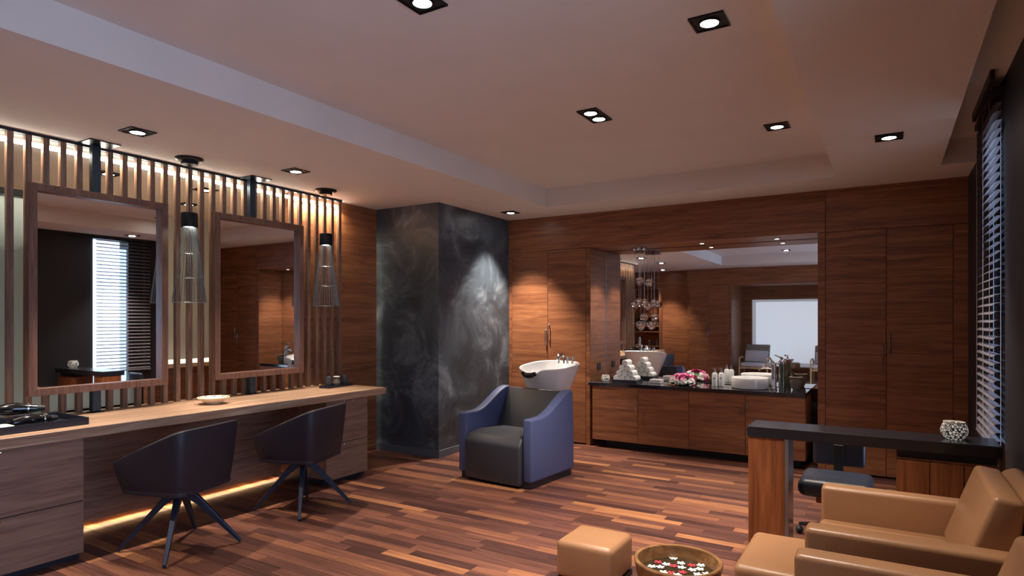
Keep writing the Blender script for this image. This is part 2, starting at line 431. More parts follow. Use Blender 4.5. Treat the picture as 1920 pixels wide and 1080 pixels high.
# white roller blind in the niche
rbl = struct('window_3', box(B(), -2.95, -1.15, -2.5, -2.46, .28, 1.96), emis('lit_roller_blind', (.80, .87, 1.0, 1), .20))
obj('blind_rail', box(B(), -2.95, -1.15, -2.455, -2.44, .28, .30), steel, rbl)

# neighbouring room behind the glass
nb = B()
box(nb, -7.6, -7.4, -2.9, 5.3, 0, HC); box(nb, -7.6, XL-.12, -2.95, -2.85, 0, HC)
struct('wall_neighbour', nb, white_wall)
struct('wall_neighbour_end', box(B(), -7.6, XL-.12, 5.1, 5.3, 0, HC), walnut_x)
fm_, fnt, fb_ = newmat('frosted_glass'); fb_.inputs['Base Color'].default_value = srgb(214, 232, 234); fb_.inputs['Roughness'].default_value = .55
fb_.inputs['Transmission Weight'].default_value = .7
fs = thing('frosted_partition', 'pale frosted glass partition with a black head rail behind the wooden slats', 'partition', (-5.22, 1.2, 0))
obj('frosted_pane', box(B(), 0, .012, -.33, 1.52, .78, 2.32), fm_, fs)
obj('head_rail', box(B(), -.015, .03, -.33, 1.58, 2.32, 2.36), black_metal, fs)
obj('end_post', box(B(), -.015, .03, 1.52, 1.58, 0, 2.32), black_metal, fs)
obj('foot_rail', box(B(), -.015, .03, -.33, 1.52, 0.0, .78), black_metal, fs)
nc = thing('low_cabinet', 'low walnut cabinet with a cream top seen through the slats between the two mirrors', 'cabinet', (-5.75, 3.75, 0))
obj('body', box(B(), -.25, .25, -.75, .75, 0, 1.02, .004, 1), walnut_y, nc)
obj('cabinet_top', box(B(), -.27, .27, -.77, .77, 1.02, 1.06, .004, 1), plain('cream_top', srgb(235, 215, 180), .5), nc)

# ================================================================== LIGHTS OF THE ROOM
def lamp_pair(t, x, y, z, energy, blend=.7, ang=78):
    s = bpy.data.lights.new('spot', 'SPOT'); s.energy = energy; s.color = WARM; s.spot_size = R(ang); s.spot_blend = blend; s.shadow_soft_size = .03
    o = bpy.data.objects.new('spot', s); COL.objects.link(o); o.location = (x, y, z-.03)
    return o
def downlight(x, y, z, label, double=False, e=1.0, glow=1.0, ang=78):
    t = thing('downlight', label, 'ceiling light', (x, y, z), 0, 'recessed black downlights')
    hx, hy = (.07, .14) if double else (.078, .078)
    b = B(); box(b, -hx, hx, -hy, hy, -.004, .0)
    obj('housing', b, black_m, t)
    b = B()
    for s0, s1, t0, t1 in ((-hx-.004, -hx+.006, -hy-.004, hy+.004), (hx-.006, hx+.004, -hy-.004, hy+.004)):
        box(b, s0, s1, t0, t1, -.009, 0)
    for t0, t1 in ((-hy-.004, -hy+.006), (hy-.006, hy+.004)): box(b, -hx+.006, hx-.006, t0, t1, -.009, 0)
    obj('bezel', b, black_metal, t)
    for dy in ((-.072, .072) if double else (0,)):
        obj('lens', cyl(B(), .042, -.010, -.0045, (0, dy), 24), lamp_m, t, smooth=True)
        obj('lens_ring', lathe(B(), [(.043, -.004), (.052, -.004), (.052, -.012), (.043, -.012)], 24, (0, dy, 0), close=True), black_metal, t, smooth=True)
        lamp_pair(t, x, y+dy, z, SPOT_W*e*(.6 if double else 1), ang=ang)
    if glow*GLOW_W:
        p = bpy.data.lights.new('glow', 'POINT'); p.energy = GLOW_W*glow; p.color = WARM; p.shadow_soft_size = .04
        o = bpy.data.objects.new('glow', p); COL.objects.link(o); o.location = (x, y, z-.05)
downlight(-4.22, 2.222, HC, 'black square downlight above the counter near the first mirror', e=.95, ang=62)
downlight(-4.21, 3.489, HC, 'black square downlight above the counter between the two wire pendants', e=.95, ang=62)
downlight(-3.72, 6.114, HC, 'small black downlight in front of the dark pillar and the wooden doors', e=1.9)
downlight(.004, 4.915, HC, 'black downlight in the lowered ceiling by the window blind', e=.6)
downlight(-1.80, 2.193, HT, 'black downlight cut by the top edge of the picture', e=.9)
downlight(-.738, 3.058, HT, 'black square downlight in the ceiling tray nearest its right edge', e=1.1)
downlight(-1.765, 4.04, HT, 'twin lamp black downlight in the middle of the ceiling tray', double=True, e=1.5)
downlight(-.706, 4.964, HT, 'black downlight at the far right corner of the ceiling tray', e=.9)
# extra ones outside the frame, added to light the room
for i, (x, y, z, e) in enumerate(((-4.22, .95, HC, .8), (-1.80, .3, HT, .9), (-4.75, -.85, HC, 1.0))):
    nm = ['black downlight over the near end of the long wooden counter', 'black downlight in the tray above the camera end of the room',
          'black downlight in front of the shelf seen in the alcove mirror', 'small downlight in the alcove soffit over the rolled towels', 'small downlight in the alcove soffit over the flowers'][i]
    downlight(x, y, z, nm, e=e)
for i, x in enumerate((-1.74, -.98)):
    t = thing('soffit_light', ['small round light in the alcove soffit over the flowers', 'small round light in the alcove soffit over the tap'][i], 'ceiling light', (x, 6.88, ZD+.004), 0, 'small round soffit lights')
    obj('trim_ring', lathe(B(), [(.022, -.001), (.036, -.001), (.036, -.006), (.022, -.006)], 24, close=True), steel, t, smooth=True)
    obj('lens', cyl(B(), .0215, -.005, -.001, n=20), emis('soffit_lens', (1, .93, .85, 1), 6), t, smooth=True)
    lamp_pair(t, x, 6.88, ZD+.02, 60, ang=95)
lamp_pair(None, -2.56, 6.78, ZD+.01, 45, ang=95)
# three lamps in the next room, and one added to brighten the frosted pane
for i, (x, y) in enumerate(((-5.64, 2.73), (-5.55, 3.55), (-6.4, 3.9), (-6.3, 1.5))):
    downlight(x, y, HC, ['leftmost downlight of the next room, seen through the top of the slats', 'middle downlight of the next room, seen through the slats above the wire pendant', 'farthest downlight of the next room, seen through the slats', 'downlight of the next room above the frosted partition'][i], e=.9, glow=.9)

# ================================================================== SLAT SCREEN
ss = thing('slat_screen', 'tall screen of upright walnut slats lit from behind above the long counter', 'slat screen', (-4.86, 2.7, .8))
sb = B(); box(sb, -.02, .02, -.018, .018, 0, HC-.8-.02, .0015, 1)
first = None
y = 4.575; k = 0
while y > .9:
    if first is None: first = obj('slat', sb, slat_w, ss, loc=(0, y-2.7, 0))
    else:
        o = first.copy(); COL.objects.link(o); o.parent = ss; o.location = (0, y-2.7, 0)
    y -= .1007; k += 1
obj('head_channel', box(B(), -.03, .022, -1.85, 1.9, HC-.8-.02, HC-.8), black_m, ss)
led = tag(obj('light_strip', box(B(), -4.912, -4.896, .9, 4.62, 2.612, 2.640), led_m), 'bright line of LED light running behind the tops of the slats', 'light strip')
l = area('led_light', (-4.90, 2.76, 2.60), (0, R(0), 0), .02, 3.6, 24, (1.0, .86, .62), 160)
lw = area('led_light_end', (-4.895, 4.36, 2.60), (0, 0, 0), .02, .55, 13, (1.0, .82, .54), 160)

# steel posts carrying the mirrors
for i, (yy, lb) in enumerate(((2.235, 'blued steel post from counter to ceiling behind the first framed mirror'), (3.495, 'blued steel post from counter to ceiling behind the second framed mirror'))):
    t = thing('mirror_post', lb, 'post', (-4.79, yy, .8), 0, 'steel posts behind the mirrors')
    obj('post', box(B(), -.03, .018, -.028, .028, .006, HC-.8-.008, .003, 1), steelblue, t)
    obj('ceiling_plate', box(B(), -.030, .14, -.10, .10, HC-.8-.008, HC-.8), black_metal, t)
    obj('foot_plate', box(B(), -.04, .04, -.04, .04, 0, .006), black_metal, t)
# framed mirrors
def framed_mirror(y0, y1, z0, z1, label):
    xm, xf, w = -4.755, -4.695, .048
    t = thing('framed_mirror', label, 'mirror', (xm, (y0+y1)/2, z0), 0, 'walnut framed mirrors')
    hy = (y1-y0)/2; h = z1-z0; D = xf-xm
    fr = B()
    poly_o = [(-hy, 0), (hy, 0), (hy, h), (-hy, h)]; poly_i = [(-hy+w, w), (hy-w, w), (hy-w, h-w), (-hy+w, h-w)]
    for i in range(4):
        j = (i+1) % 4
        b = B()
        prism(b, [poly_o[i], poly_o[j], poly_i[j], poly_i[i]], 'X', 0, D)
        obj('frame_rail', b, frame_w, t, bev=.0015, seg=1)
    obj('mirror_glass', box(B(), .012, .018, -hy+w-.004, hy-w+.004, w-.004, h-w+.004), mirror_m, t)
    obj('backing_board', box(B(), -.012, -.001, -hy+.03, hy-.03, .03, h-.03), black_m, t)
framed_mirror(1.80, 2.70, .958, 2.335, 'large walnut framed mirror nearest the left edge, reflecting the window blind')
framed_mirror(3.085, 3.985, .958, 2.335, 'walnut framed mirror between the two wire pendants, reflecting dark wooden doors')

# ================================================================== LONG COUNTER
lc = thing('counter_top', 'long thick walnut worktop in front of the slats and mirrors', 'counter', (0, 0, .8))
bm = B(); box(bm, XL+.001, -4.15, .9, 4.51, -.062, 0, .003, 1); obj('slab', bm, top_w, lc)
def drawer_unit(y0, y1, label):
    t = thing('drawer_unit', label, 'drawer cabinet', (-4.18, (y0+y1)/2, 0), 0, 'drawer units under the long counter')
    hy = (y1-y0)/2
    obj('carcass', box(B(), -.70, -.022, -hy, hy, .055, .736), unit_w, t)
    obj('plinth', box(B(), -.69, -.045, -hy+.005, hy-.005, 0, .055), tray_m, t)
    for z0, z1, hz in ((.042, .352, .338), (.360, .734, .722)):
        d = obj('drawer', box(B(), -.02, 0, -hy, hy, z0, z1, .001, 1), unit_w, t)
        h = B(); tube(h, [(0, -.05, hz), (.022, -.048, hz), (.024, 0, hz-.002), (.022, .048, hz), (0, .05, hz)], .0045, 8)
        for s in (-.05, .05): box(h, 0, .014, s-.008, s+.008, hz-.008, hz+.006)
        obj('handle', h, chrome, d, smooth=True)
drawer_unit(.95, 1.884, 'large grey walnut drawer unit at the left edge under the counter')
drawer_unit(3.79, 4.289, 'two drawer walnut unit under the right end of the counter')
mp = tag(obj('modesty_panel', box(B(), -4.80, -4.78, 1.887, 3.787, .045, .736), unit_w), 'dark walnut back panel of the knee space behind the two chairs', 'panel')
tag(obj('under_light_strip', box(B(), -4.835, -4.815, 1.9, 3.78, .05, .06), emis('warm_led', (1, .70, .36, 1), 6)), 'warm LED strip glowing on the floor under the back panel', 'light strip')
area('under_light', (-4.80, 2.84, .043), (0, R(-12), 0), .03, 1.85, 6, (1, .70, .38), 120)

# tray with tools at the left end
def open_tray(name, label, loc, lx, ly, h, rz=0, mat=tray_m, th=.008):
    t = thing(name, label, 'tray', loc, rz)
    b = B(); box(b, -lx/2, lx/2, -ly/2, ly/2, 0, th)
    obj('tray_base', b, mat, t)
    b = B()
    box(b, -lx/2, -lx/2+th, -ly/2, ly/2, th, h); box(b, lx/2-th, lx/2, -ly/2, ly/2, th, h)
    box(b, -lx/2+th, lx/2-th, -ly/2, -ly/2+th, th, h); box(b, -lx/2+th, lx/2-th, ly/2-th, ly/2, th, h)
    obj('tray_rim', b, mat, t)
    return t
open_tray('tool_tray', 'dark lacquer tray of hairdressing tools at the left end of the counter', (-4.47, 1.70, .8), .42, .50, .045, 0)
def hair_dryer(loc, rz, label):
    t = thing('hair_dryer', label, 'hair dryer', loc, rz)
    b = B(); tube(b, [(-.10, 0, .035), (-.06, 0, .038), (0, 0, .04), (.06, 0, .036), (.10, 0, .034)], [.022, .034, .038, .028, .022], 16)
    obj('barrel', b, glassy_blk, t, smooth=True)
    b = B(); tube(b, [(-.01, .01, .04), (0, .07, .028), (.01, .14, .020)], [.016, .014, .013], 12); obj('grip', b, glassy_blk, t, smooth=True)
    obj('nozzle', tube(B(), [(.10, 0, .034), (.14, 0, .034)], [.022, .014], 12), black_m, t, smooth=True)
    obj('chrome_ring', tube(B(), [(.055, 0, .0365), (.062, 0, .0362)], .0335, 16), chrome, t, smooth=True)
hair_dryer((-4.40, 1.70, .81), R(95), 'black hair dryer lying in the tray at the left end of the counter')
hair_dryer((-4.50, 1.66, .875), R(70), 'black hair dryer lying on top of the other tools in the tray')
for i, (x, y_, r_, z_) in enumerate(((-4.50, 1.50, 5, .812), (-4.585, 1.76, 88, .812))):
    t = thing('hair_brush', ['black hair brush near the white cap in the tool tray', 'black hair brush at the far end of the tool tray'][i], 'hair brush', (x, y_, z_), R(r_))
    obj('handle', tube(B(), [(-.12, 0, .012), (-.04, 0, .012), (0, 0, .016)], [.008, .010, .012], 10), glassy_blk, t, smooth=True)
    obj('brush_head', tube(B(), [(0, 0, .02), (.02, 0, .024), (.09, 0, .024), (.10, 0, .02)], [.012, .024, .024, .012], 14), black_m, t, smooth=True)
sc = thing('scissors', 'chrome scissors at the edge of the tool tray', 'scissors', (-4.33, 1.80, .812), R(70))
b = B(); tube(b, [(-.07, .01, .006), (.09, -.004, .006)], [.004, .002], 6); tube(b, [(-.07, -.01, .010), (.09, .004, .010)], [.004, .002], 6)
obj('blades', b, chrome, sc)
b = B()
for s in (-1, 1): tube(b, [(-.085+.016*math.cos(a), s*.018+.014*math.sin(a), .008) for a in [2*PI*k/12 for k in range(13)]], .003, 6)
obj('finger_rings', b, chrome, sc, smooth=True)
tag(obj('powder_puff', lathe(B(), [(0, 0), (.05, 0), (.06, .012), (.05, .03), (.02, .042), (0, .044)], 20), white_pl, smooth=True, loc=(-4.34, 1.54, .809)), 'rounded white cap lying in the near corner of the tool tray', 'cap')

# shallow bowl
sbw = thing('shallow_bowl', 'shallow cream dish with dark rim spots standing on the counter between the chairs', 'bowl', (-4.48, 2.93, .8))
obj('dish', lathe(B(), [(0, 0), (.05, 0), (.055, .008), (.10, .035), (.118, .052), (.113, .054), (.09, .038), (.05, .014), (0, .012)], 32), plain('cream_glaze', srgb(232, 214, 186), .3), sbw, smooth=True)
b = B()
for k in range(10):
    a = 2*PI*k/10; lathe(b, [(0, 0), (.009, 0), (.007, .003), (0, .004)], 8, (.105*math.cos(a), .105*math.sin(a), .0475))
obj('rim_spots', b, black_m, sbw)
# tray with two cups and a burner
open_tray('cup_tray', 'slim dark tray holding cups at the right end of the counter', (-4.60, 4.30, .8), .12, .36, .022, R(8))
def cup(x, y, lab):
    t = tag(obj('cup', lathe(B(), [(0, 0), (.032, 0), (.034, .003), (.034, .098), (.031, .10), (.029, .096), (.029, .01), (0, .01)], 24), darkgrey_c, smooth=True, loc=(x, y, .8085)), lab, 'cup', 'dark cups on the slim tray')
cup(-4.585, 4.185, 'dark grey cylindrical cup on the left of the slim tray'); cup(-4.613, 4.415, 'dark grey cylindrical cup on the right of the slim tray')
ob = thing('oil_burner', 'small glazed oil burner between the two dark cups', 'oil burner', (-4.60, 4.30, .8085))
obj('pot', lathe(B(), [(0, 0), (.02, 0), (.034, .02), (.036, .04), (.024, .064), (.02, .07), (.03, .085), (.032, .088), (.026, .086), (.015, .072), (0, .07)], 24), stone_c, ob, smooth=True)
obj('rim', lathe(B(), [(.029, .086), (.034, .09), (.029, .094), (.025, .09)], 24, close=True), ceramic, ob, smooth=True)

# wire pendants
def pendant(x, y, label, zt=HC):
    t = thing('wire_pendant', label, 'pendant lamp', (x, y, 0), 0, 'conical wire pendant lamps')
    obj('canopy', lathe(B(), [(0, zt-.022), (.085, zt-.022), (.10, zt-.012), (.10, zt), (0, zt)], 28), black_metal, t, smooth=True)
    obj('canopy_disc', cyl(B(), .06, zt-.05, zt-.022, n=24), black_metal, t, smooth=True)
    obj('cord', tube(B(), [(0, 0, zt-.05), (.004, .004, 2.5), (-.003, .0, 2.38), (0, 0, 2.27)], .003, 6), black_m, t)
    obj('lamp_cap', lathe(B(), [(0, 2.27), (.058, 2.27), (.06, 2.262), (.06, 2.16), (.05, 2.16), (.05, 2.2), (0, 2.2)], 28), black_metal, t, smooth=True)
    obj('bulb', cyl(B(), .03, 2.165, 2.18, n=16), lamp_m, t, smooth=True)
    w = B(); n = 30
    for k in range(n):
        a = 2*PI*k/n
        tube(w, [(.046*math.cos(a), .046*math.sin(a), 2.165), (.118*math.cos(a), .118*math.sin(a), 1.585)], .0021, 4)
    obj('wire_cage', w, wire_m, t)
    for r_, z_ in ((.071, 1.965), (.094, 1.777), (.118, 1.585)):
        obj('hoop', tube(B(), [(r_*math.cos(2*PI*k/28), r_*math.sin(2*PI*k/28), z_) for k in range(29)], .002, 6), wire_m, t)
    p = bpy.data.lights.new('pendant_light', 'SPOT'); p.energy = 14; p.spot_size = R(60); p.spot_blend = .6; p.color = WARM; p.shadow_soft_size = .02
    o = bpy.data.objects.new('pendant_light', p); COL.objects.link(o); o.location = (x, y, 2.16)
pendant(-4.587, 2.80, 'conical wire pendant hanging between the two framed mirrors')
pendant(-4.587, 4.153, 'conical wire pendant hanging right of the second mirror above the cups')

# ================================================================== BUCKET CHAIRS
def bucket_chair(label, loc, rz_shell):
    t = thing('swivel_chair', label, 'chair', loc, 0, 'bucket chairs at the counter')
    # plan outline: open to -x (towards the counter), back at +x
    def outline(sc_, inset=0):
        pts = []
        hx, hy, r = .25*sc_-inset, .275*sc_-inset, .075*sc_
        pts.append((-.27*sc_, hy*.93)); pts.append((-.08, hy)); pts.append((hx-r, hy*.97))
        for k in range(1, 5):
            a = PI/2-k*PI/10; pts.append((hx-r+r*math.cos(a), hy*.97-r+r*math.sin(a)))
        m = [(hx, 0)]
        return pts+m+[(p[0], -p[1]) for p in pts[::-1]]
    cz, sz = math.cos(rz_shell), math.sin(rz_shell)
    def rot(p, z): return (p[0]*cz-p[1]*sz, p[0]*sz+p[1]*cz, z)
    def ztop(p): return .58+(.79-.58)*min(1, max(0, (p[0]+.27)/.51))**.95
    b = B(); rows = []
    lv = [(0, 1.0), (.33, .965), (.66, .92), (1, .86)]
    for inset in (0, .035):
        for f, s_ in (lv if not inset else lv[::-1]):
            o = outline(s_, inset); o1 = outline(1.0, 0); ring = []
            for q, p in enumerate(o):
                zt = ztop(o1[q]); zb = .395+.02*(o1[q][0]+.27)
                ring.append(b.verts.new(rot(p, zt+(zb-zt)*f)))
            rows.append(ring)
    n = len(rows[0])
    for a, c in zip(rows, rows[1:]+rows[:1]):
        for i in range(n-1): b.faces.new((a[i], a[i+1], c[i+1], c[i]))
    for i in (0, n-1):
        b.faces.new([r[i] for r in rows])
    obj('shell', b, shell_leather, t, smooth=True, bev=.008)
    # seat pan and cushion
    pan = B(); po = outline(.87)
    prism(pan, [rot(p, 0)[:2] for p in po], 'Z', .385, .42); obj('seat_pan', pan, shell_leather, t, bev=.01)
    cu = B(); po = outline(.88, .03); prism(cu, [rot(p, 0)[:2] for p in po], 'Z', .42, .50); obj('seat', cu, shell_leather, t, smooth=True, bev=.02, seg=3)
    hb = B(); cyl(hb, .05, .335, .372, n=20); cyl(hb, .035, .372, .386, n=16); obj('hub', hb, leg_metal, t, smooth=True)
    for q in range(4):
        a = PI/4+q*PI/2; d = Vector((math.cos(a), math.sin(a), 0)); s_ = Vector((-d.y, d.x, 0))
        L = B(); v = []
        for (rr, zc, hh, ww) in ((.03, .352, .026, .020), (.10, .30, .024, .018), (.355, .012, .010, .010)):
            c_ = d*rr+Vector((0, 0, zc))
            up = Vector((0, 0, 1))*hh+d*hh*.35
            v.append([L.verts.new(c_+up+s_*ww), L.verts.new(c_+up-s_*ww), L.verts.new(c_-up-s_*ww), L.verts.new(c_-up+s_*ww)])
        for a_, c_ in zip(v, v[1:]):
            for i in range(4): L.faces.new((a_[i], a_[(i+1) % 4], c_[(i+1) % 4], c_[i]))
        L.faces.new(v[0]); L.faces.new(v[-1][::-1])
        obj('leg', L, leg_metal, t, bev=.003)
    return t
bucket_chair('black leather bucket chair on splayed blue metal legs in front of the first mirror', (-3.86, 2.30, 0), R(15))
bucket_chair('black leather bucket chair on splayed legs tucked near the two drawer unit', (-3.87, 3.28, 0), R(17))

# ================================================================== SHAMPOO CHAIR + BASIN
sh = thing('shampoo_chair', 'slate blue leather armchair with charcoal seat in front of the white wash basin', 'armchair', (-2.965, 4.98, 0), R(-5))
def arm_profile():
    p = [(-.35, .06), (-.35, .60)]
    for k in range(1, 13):
        t_ = k/12; yv = -.35+.67*t_; s_ = max(0, (t_-.25)/.75); p.append((yv, .60+.19*(s_*s_*(3-2*s_))+.006*t_))
    p += [(.34, .79), (.36, .40), (.36, .06)]
    return p
for s in (-1, 1):
    b = B(); x0, x1 = (s*.315, s*.41); prism(b, arm_profile(), 'X', min(x0, x1), max(x0, x1))
    obj('arm', b, blue_leather, sh, smooth=True, bev=.018, seg=3)
b = B(); prism(b, [(-.385, .02), (-.385, .36), (-.33, .43), (-.2, .445), (.18, .43), (.18, .1), (.0, .02)], 'X', -.307, .307)
obj('seat', b, grey_leather, sh, smooth=True, bev=.022, seg=3)
b = B(); prism(b, [(.10, .42), (.30, .785), (.355, .78), (.355, .08), (.18, .08), (.18, .42)], 'X', -.313, .313)
obj('backrest', b, grey_leather, sh, smooth=True, bev=.012, seg=3)
obj('plinth', box(B(), -.385, .385, -.33, .34, 0, .075), tray_m, sh)

wb_ = thing('shampoo_basin', 'white ceramic backwash basin with black neck rest behind the blue armchair', 'wash basin', (-2.955, 5.62, 0), R(-5))
def basin_ring(sc_, z, front_dip=0, inset=0):
    pts = []
    n = 40
    for k in range(n):
        a = 2*PI*k/n; c_, s_ = math.cos(a), math.sin(a)
        e = .72
        x = .29*sc_*math.copysign(abs(c_)**e, c_)*(1-inset/.29); yv = .27*sc_*math.copysign(abs(s_)**e, s_)*(1-inset/.27)
        dip = 0
        if s_ < 0: dip = front_dip*math.exp(-((x+.06)/.085)**2)*min(1, -s_*1.4)
        pts.append((x, yv, z-dip+(.03*(yv/.27))))
    return pts
b = B(); rings = []
for sc_, z, dip, ins in ((.36, .58, 0, 0), (.55, .64, 0, 0), (.78, .80, 0, 0), (.93, .92, .03, 0), (1.0, .985, .075, 0), (1.0, .995, .075, .008), (1.0, .99, .075, .022), (.93, .93, .03, .03), (.75, .84, 0, .03), (.5, .79, 0, .03), (.2, .78, 0, .03)):
    rings.append([b.verts.new(p) for p in basin_ring(sc_, z, dip, ins)])
for a, c_ in zip(rings, rings[1:]):
    for i in range(40): b.faces.new((a[i], a[(i+1) % 40], c_[(i+1) % 40], c_[i]))
b.faces.new(rings[0]); b.faces.new(rings[-1])
obj('bowl', b, ceramic, wb_, smooth=True)
obj('pedestal', box(B(), -.12, .12, -.08, .18, 0, .62, .02), ceramic, wb_)
b = B(); tube(b, [(-.14, -.275, .925), (-.10, -.29, .905), (-.06, -.295, .90), (-.02, -.29, .905), (.02, -.275, .925)], [.018, .026, .028, .026, .018], 12)
obj('neck_rest', b, glassy_blk, wb_, smooth=True)
b = B(); tube(b, [(.05, .20, 1.0), (.05, .20, 1.07), (.05, .17, 1.09), (.05, .10, 1.07), (.05, .07, 1.04)], .011, 10); obj('tap_spout', b, chrome, wb_, smooth=True)
for xx in (.10, .16): 
    b = B(); cyl(b, .012, 1.0, 1.05, (xx, .19), 12); cyl(b, .018, 1.05, 1.07, (xx, .19), 12); obj('tap_handle', b, chrome, wb_, smooth=True)
b = B(); tube(b, [(-.01, .20, 1.0), (-.01, .20, 1.06), (-.012, .19, 1.10)], .012, 10); obj('hand_spray', b, chrome, wb_, smooth=True)

# ================================================================== VANITY
va = thing('vanity_cabinet', 'four door walnut vanity cabinet under the black stone top', 'cabinet', (-1.79, YB-.05, 0))
obj('carcass', box(B(), -1.11, 1.11, .022, .50, .095, .70), walnut_x, va)
obj('plinth', box(B(), -1.0, 1.05, .14, .45, 0, .095), black_m, va)
X0s = [-1.112, -.565, -.01, .557, 1.108]
for i in range(4):
    d = obj('door', box(B(), X0s[i]+.002, X0s[i+1]-.002, 0, .02, .09, .70, .001, 1), walnut_x, va)
    if i in (0, 2):
        hx = X0s[i+1]-.022; obj('door_handle', tube(B(), [(hx, 0, .43), (hx, -.026, .44), (hx, -.028, .51), (hx, -.026, .58), (hx, 0, .59)], .006, 8), chrome, d, smooth=True)
    if i == 3:
        hx = X0s[i]+.02; obj('door_handle', tube(B(), [(hx, 0, .55), (hx, -.026, .56), (hx, -.028, .60), (hx, -.026, .64), (hx, 0, .65)], .006, 8), chrome, d, smooth=True)
vt = tag(obj('stone_worktop', box(B(), -2.946, -.68, YB-.06, YM-.006, .702, .74, .002, 1), granite), 'polished black stone top running across the vanity under the wide mirror', 'worktop')
ZV = .740
# vessel basin
vs = thing('vessel_basin', 'round white vessel basin on the black vanity top', 'wash basin', (-1.235, 6.83, ZV))
obj('bowl', lathe(B(), [(0, 0), (.17, 0), (.182, .006), (.186, .02), (.188, .105), (.184, .112), (.178, .108), (.174, .04), (.15, .022), (0, .018)], 48), ceramic, vs, smooth=True)
obj('drain', cyl(B(), .02, .018, .022, n=16), chrome, vs, smooth=True)
fa = thing('basin_tap', 'tall chrome tap with lever beside the round white basin', 'tap', (-1.00, 6.82, ZV))
obj('column', lathe(B(), [(0, 0), (.032, 0), (.034, .008), (.026, .02), (.024, .24), (.026, .25), (.02, .27), (0, .272)], 20), chrome, fa, smooth=True)
obj('spout', tube(B(), [(0, 0, .215), (-.05, 0, .225), (-.10, 0, .225), (-.13, 0, .212), (-.14, 0, .185)], [.016, .014, .013, .013, .013], 12), chrome, fa, smooth=True)
b = B(); tube(b, [(0, 0, .27), (-.02, 0, .30), (-.07, 0, .325)], [.011, .008, .007], 10); obj('lever', b, chrome, fa, smooth=True)
tj = thing('soap_dispenser', 'tall clear glass and chrome dispenser right beside the tap', 'dispenser', (-.93, 6.90, ZV))
obj('cylinder', lathe(B(), [(0, 0), (.036, 0), (.036, .26), (0, .26)], 24), plain('smoky_green_glass', srgb(120, 132, 120), .08, .75, coat=.5), tj, smooth=True)
obj('chrome_cap', lathe(B(), [(.0, .26), (.039, .26), (.039, .285), (.03, .292), (0, .292)], 24), chrome, tj, smooth=True)
obj('pump', tube(B(), [(0, 0, .29), (0, 0, .32), (-.03, 0, .33)], .009, 8), chrome, tj, smooth=True)
# bottles
for i, (x, y_) in enumerate(((-1.585, 6.80), (-1.525, 6.84))):
    t = thing('pump_bottle', ['white pump bottle standing left of its twin beside the round basin', 'white pump bottle standing between its twin and the round basin'][i], 'bottle', (x, y_, ZV), 0, 'white pump bottles beside the basin')
    obj('bottle_body', lathe(B(), [(0, 0), (.026, 0), (.029, .004), (.029, .13), (.022, .145), (.012, .15), (0, .15)], 24), white_pl, t, smooth=True)
    obj('pump_head', lathe(B(), [(0, .15), (.013, .15), (.013, .172), (.006, .174), (.006, .186), (.012, .187), (.012, .196), (0, .197)], 16), chrome, t, smooth=True)
    obj('pump_nozzle', tube(B(), [(0, 0, .191), (-.03, -.01, .189)], .004, 6), chrome, t)
    obj('print_mark', box(B(), -.012, .006, -.0296, -.0282, .085, .094), black_m, t)
# jar on the right
jr = thing('stone_jar', 'small grey stone jar on the right end of the vanity top', 'jar', (-.80, 6.88, ZV))
obj('body', lathe(B(), [(0, 0), (.03, 0), (.045, .03), (.056, .085), (.058, .105), (.05, .12), (.044, .115), (.04, .05), (0, .03)], 28), stone_c, jr, smooth=True)
obj('lid_rim', lathe(B(), [(.044, .12), (.066, .124), (.066, .134), (.044, .136)], 28, close=True), stone_c, jr, smooth=True)
# votive candle holders
def votive(loc, r, label):
    t = thing('votive_holder', label, 'candle holder', loc, 0)
    s_ = r/.06
    obj('mosaic_bowl', lathe(B(), [(0, 0), (.034*s_, 0), (.042*s_, .006*s_), (.058*s_, .03*s_), (.06*s_, .05*s_), (.052*s_, .075*s_), (.044*s_, .086*s_), (.040*s_, .084*s_), (.048*s_, .07*s_), (.055*s_, .05*s_), (.05*s_, .03*s_), (.03*s_, .012*s_), (0, .01*s_)], 28), votive_m, t, smooth=True)
    obj('rim', lathe(B(), [(.040*s_, .084*s_), (.048*s_, .082*s_), (.048*s_, .09*s_), (.040*s_, .09*s_)], 28, close=True), ceramic, t, smooth=True)
    obj('flame', lathe(B(), [(0, .02*s_), (.012*s_, .02*s_), (.012*s_, .035*s_), (.005*s_, .05*s_), (0, .06*s_)], 12), flame_m, t, smooth=True)
votive((-2.80, 6.72, ZV), .05, 'round mosaic candle holder glowing at the left end of the vanity top')
votive((.317, 4.28, .78), .066, 'round black and white mosaic candle holder on the black desk top')
# sockets
for i, yy in enumerate((6.86,)):
    t = thing('wall_socket', 'dark double wall socket on the alcove side above the candle holder', 'socket', (-2.9465, yy, .86))
    obj('plate', box(B(), 0, .008, -.05, .05, 0, .08, .002, 1), tray_m, t)
    for s in (-.024, .024):
        b = B()
        for (a_, c_) in ((-.008, .05), (.008, .05), (0, .034)): tube(b, [(.008, s+a_, c_-.01), (.0105, s+a_, c_-.01)], .0035, 8)
        obj('socket_holes', b, steel, t)
